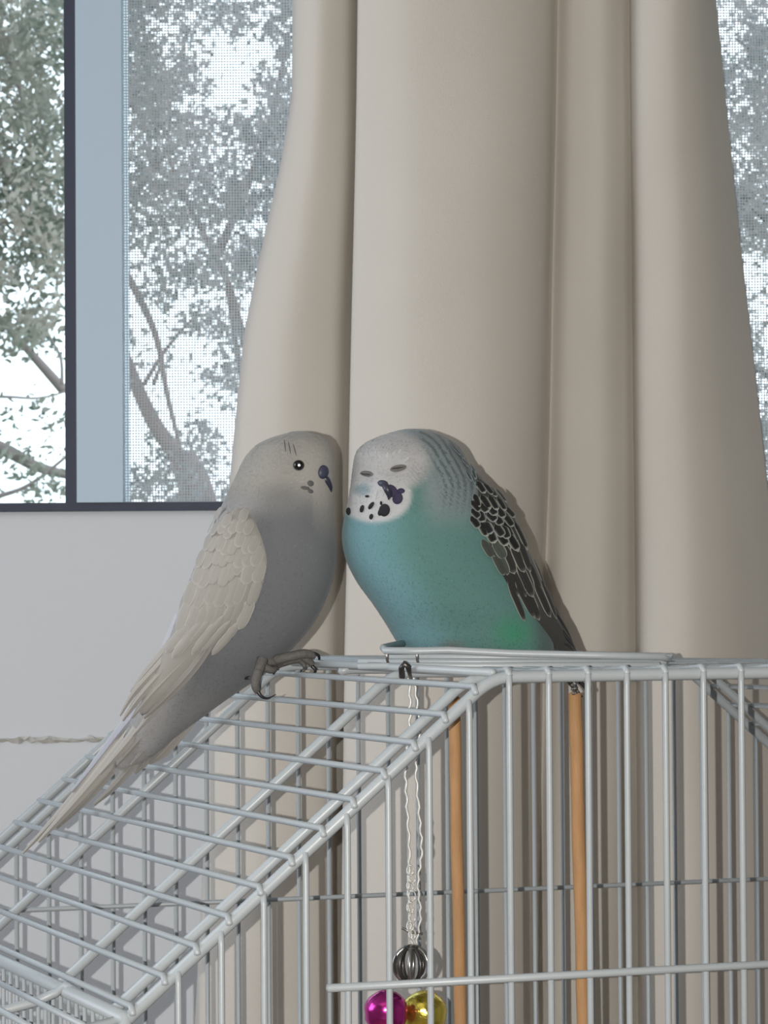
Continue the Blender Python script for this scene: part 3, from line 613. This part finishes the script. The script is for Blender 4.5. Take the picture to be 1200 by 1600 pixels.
# ---- turquoise budgie -----------------------------------------------------
B_ = Bird('budgerigar', 'turquoise budgie with white spotted face and black-scalloped wing, dozing on the cage top', 735, 1030, 1.235)
B_.outsign = 1
ringsB = [(618, 674, 674, 675, 7, 0), (592, 682, 698, 685, 12, 0), (570, 693, 716, 698, 16, -1), (556, 708, 728, 718, 19, -2), (551, 732, 742, 742, 21, -2), (548, 758, 756, 764, 22, -2), (543, 785, 772, 788, 23.5, -1), (537, 812, 790, 812, 25.5, 0), (534, 842, 802, 842, 27.5, 0), (541, 876, 815, 876, 29, 0), (558, 910, 828, 910, 29, 0),
          (582, 943, 842, 945, 28, 0), (603, 975, 856, 978, 26, 1), (619, 1002, 866, 1008, 24, 2), (634, 1025, 862, 1032, 20, 3), (660, 1042, 850, 1050, 14, 4)]
TQ = (.092, .19, .172); 
def colB(x, y, d):
    c = TQ
    c = mixc(c, (.15, .29, .33), .8*(1-sstep(20, 110, x-545+max(0, y-860)*-.6)))         # paler blue towards the breast edge, window rim light put into the colour
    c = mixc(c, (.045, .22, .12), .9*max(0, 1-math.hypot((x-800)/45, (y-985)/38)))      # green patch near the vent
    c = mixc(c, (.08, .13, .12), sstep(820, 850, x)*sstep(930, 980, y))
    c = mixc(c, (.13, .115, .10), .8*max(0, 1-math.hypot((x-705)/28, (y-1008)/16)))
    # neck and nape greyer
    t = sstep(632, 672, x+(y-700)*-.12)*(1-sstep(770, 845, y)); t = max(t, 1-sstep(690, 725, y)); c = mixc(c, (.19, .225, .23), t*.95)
    # nape barring
    if y < 800 and x > 655:
        r = math.hypot(x-600, (y-775)); k = sstep(78, 98, r)*(1-sstep(150, 200, y-640)*.6)*(1-sstep(770, 810, y)); s_ = sstep(.1, .7, math.sin(r*.62+1.2*math.sin(math.atan2(y-775, x-600)*9)))
        c = mixc(c, (.055, .075, .08), .7*s_*k)
    if y < 760 and x > 700: c = mixc(c, (.07, .085, .085), .55*sstep(-15, 0, (x-700)-(y-690)*.8))
    # white face: forehead cap and mask
    face = math.hypot((x-598)/72, (y-722)/52); tf = 1-sstep(.80, 1.15, face)
    mask = math.hypot((x-585)/58, (y-775)/41); tm = 1-sstep(.88, 1.10, mask)
    if x > 640: tm *= 1-sstep(640, 655, x+(y-770)*.4)
    w = (.36, .355, .35); w2 = (.44, .44, .44)
    c = mixc(c, mixc(w, w2, sstep(740, 775, y)), max(tf, tm))
    # cheek feathers right of the eye: short grey strokes
    k = max(0, 1-math.hypot((x-650)/26, (y-742)/26)); 
    if k > 0: c = mixc(c, (.14, .14, .135), .6*k*(.5+.5*math.sin((x+y*.5)*.8)))
    k = max(0, 1-math.hypot((x-566)/20, (y-765)/13)); c = mixc(c, (.16, .24, .26), .8*min(1, k*1.6))
    return c
Vb, Fb = B_.loft(ringsB, 160, 6, (646, 670, 0), (750, 1058, 6), bumps=[(598, 765, -1, 24, 3.2), (572, 790, -1, 30, 2.2), (632, 775, -1, 22, 1.8), (605, 735, -1, 10, -.8), (622, 733, -1, 9, -1.2), (572, 744, -1, 9, -1.0), (590, 705, -1, 34, 1.0), (640, 905, -1, 80, 2.0)])
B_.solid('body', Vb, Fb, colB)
def flowB(x, y, d):
    if y < 815:
        v = np.array((x-600, 0, -(y-752)), float); v /= (np.linalg.norm(v)+1e-6); k = 1-sstep(770, 815, y); return v*k+np.array((.25, 0, -.95))*(1-k)
    return (.28, 0, -.95)
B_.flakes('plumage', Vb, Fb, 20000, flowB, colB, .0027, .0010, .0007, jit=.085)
# face details
for (x, y, rx, ry, a) in ((622, 733, 13, 5.5, -12), (574, 741, 10, 4.5, 8)):
    o = disc(B_, B_.root, 'eyelid', M['lid'], x, y, rx, ry, a, .0007)
    disc(B_, o, 'lash_line', M['lid2'], x, y+1, rx*.85, 1.4, a, .0005, lift=.0012)
cere = disc(B_, B_.root, 'cere', M['cere'], 599, 757, 8, 5, 10, .0012)
bk = ltube(B_, B_.root, 'beak', M['beak'], [(600, 758, -26), (605, 765, -28), (608, 774, -27), (607, 781, -25)], [4.5, 6, 4.5, 1])
for (x, y, rx, ry, a) in ((612, 768, 11, 8, 45), (621, 779, 8, 9, 20), (626, 768, 6, 4, 0)): disc(B_, B_.root, 'cheek_patch', M['violet'], x, y, rx, ry, a, .0003)
for (x, y, rx, ry, a) in ((601, 797, 8.5, 10, 10), (595, 800, 4, 6, 20), (567, 795, 3, 6, 15), (581, 790, 3, 7, 35), (581, 807, 3, 4.5, 10), (546, 799, 3.5, 6, 0), (575, 776, 3, 2, 0), (596, 786, 2, 3, 0)):
    disc(B_, B_.root, 'throat_spot', M['spot'], x, y, rx, ry, a, .0005)
# wing
wing_b = [(742, 746, 762, 757, 4, -5), (726, 776, 786, 780, 7, -8), (722, 803, 802, 806, 9, -10), (732, 838, 816, 842, 10, -11), (748, 870, 832, 878, 10, -11), (764, 900, 846, 912, 9.5, -10), (780, 932, 858, 942, 8.5, -8), (798, 958, 870, 966, 7, -6), (826, 985, 886, 992, 5, -2), (858, 1008, 900, 1014, 3.5, 2), (880, 1030, 910, 1036, 2.5, 6)]
Vy, Fy = B_.loft(wing_b, 64, 4, (744, 738, 0), (905, 1052, 9))
wingB = B_.solid('wing', Vy, Fy, lambda x, y, d: (.045, .045, .042)); wingB['label'] = 'black wing scalloped with pale feather edges'
# flight feathers first (lowest layer), then coverts upwards
for (pts, wd_) in (([(812, 948, -14), (845, 975, -9), (878, 1000, -4), (899, 1020, 0)], [13, 12, 9, 2]), ([(826, 938, -13), (855, 962, -9), (882, 992, -5), (901, 1018, -1)], [14, 12, 9, 2]), ([(838, 925, -11), (858, 950, -8), (880, 980, -4), (898, 1012, 0)], [14, 13, 9, 2]),
                   ([(800, 952, -13), (832, 982, -8), (858, 1002, -3), (872, 1018, 0)], [10, 9, 7, 2]), ([(846, 935, -8), (858, 948, -6), (868, 960, -5), (872, 970, -4)], [16, 16, 12, 5])):
    blade(B_, wingB, pts, wd_, 'dark', 'flight_feather')
rowsB = [(782, 905, 846, 905, 5, 28, 62, 14, 'brown_black'), (770, 880, 838, 872, 5, 26, 56, 15, 'brown_black'), (762, 850, 826, 840, 5, 22, 48, 16, 'brown_black'), (778, 820, 816, 805, 3, 24, 50, 16, 'black'),
         (742, 842, 772, 842, 3, 15, 30, 17, 'mid_brown'), (758, 862, 782, 858, 2, 18, 38, 17, 'mid_brown'), (738, 812, 794, 838, 4, 13, 26, 16, 'black'), (728, 806, 786, 826, 5, 11, 19, 15, 'black_fine'), (726, 795, 790, 812, 5, 11, 16, 15, 'black_fine'), (724, 784, 792, 796, 5, 11, 17, 15, 'black_fine'),
         (730, 772, 782, 780, 4, 12, 22, 12, 'black'), (742, 752, 770, 770, 4, 12, 20, 11, 'black_fine')]
rows_on(B_, wingB, rowsB, lambda k: k, 1.0, .0009)
# nape feathers
rows_on(B_, B_.root, [(700, 698, 722, 712, 3, 12, 14, 8, 'nape'), (716, 712, 738, 738, 4, 10, 16, 8, 'nape'), (722, 735, 742, 752, 3, 8, 16, 9, 'nape')], lambda k: k, 1.0, .0006)
tailB = empty('tail'); tailB.parent = B_.root
for P, ww in (([(845, 1000, 6), (866, 1020, 9), (890, 1045, 13), (925, 1085, 20)], [20, 17, 13, 5]), ([(835, 1000, 8), (856, 1024, 11), (880, 1052, 15), (915, 1095, 22)], [20, 16, 12, 4])):
    blade(B_, tailB, P, ww, 'dark', 'tail_feather')
for x in (690, 735):
    foot(B_, 'foot', [(x, 1030, -10), (x, 1036, -12), (x, 1040, -13)], [([(x-6, 1038, -13), (x-10, 1038, -18), (x-11, 1043, -20)], [5, 5, 3.5], [(x-11, 1042, -20), (x-11, 1047, -20), (x-11, 1050, -18)]), ([(x+5, 1038, -13), (x+8, 1038, -18), (x+9, 1043, -20)], [5, 5, 3.5], [(x+9, 1042, -20), (x+9, 1047, -20), (x+9, 1050, -18)])], 6)
bpy.context.view_layer.update()
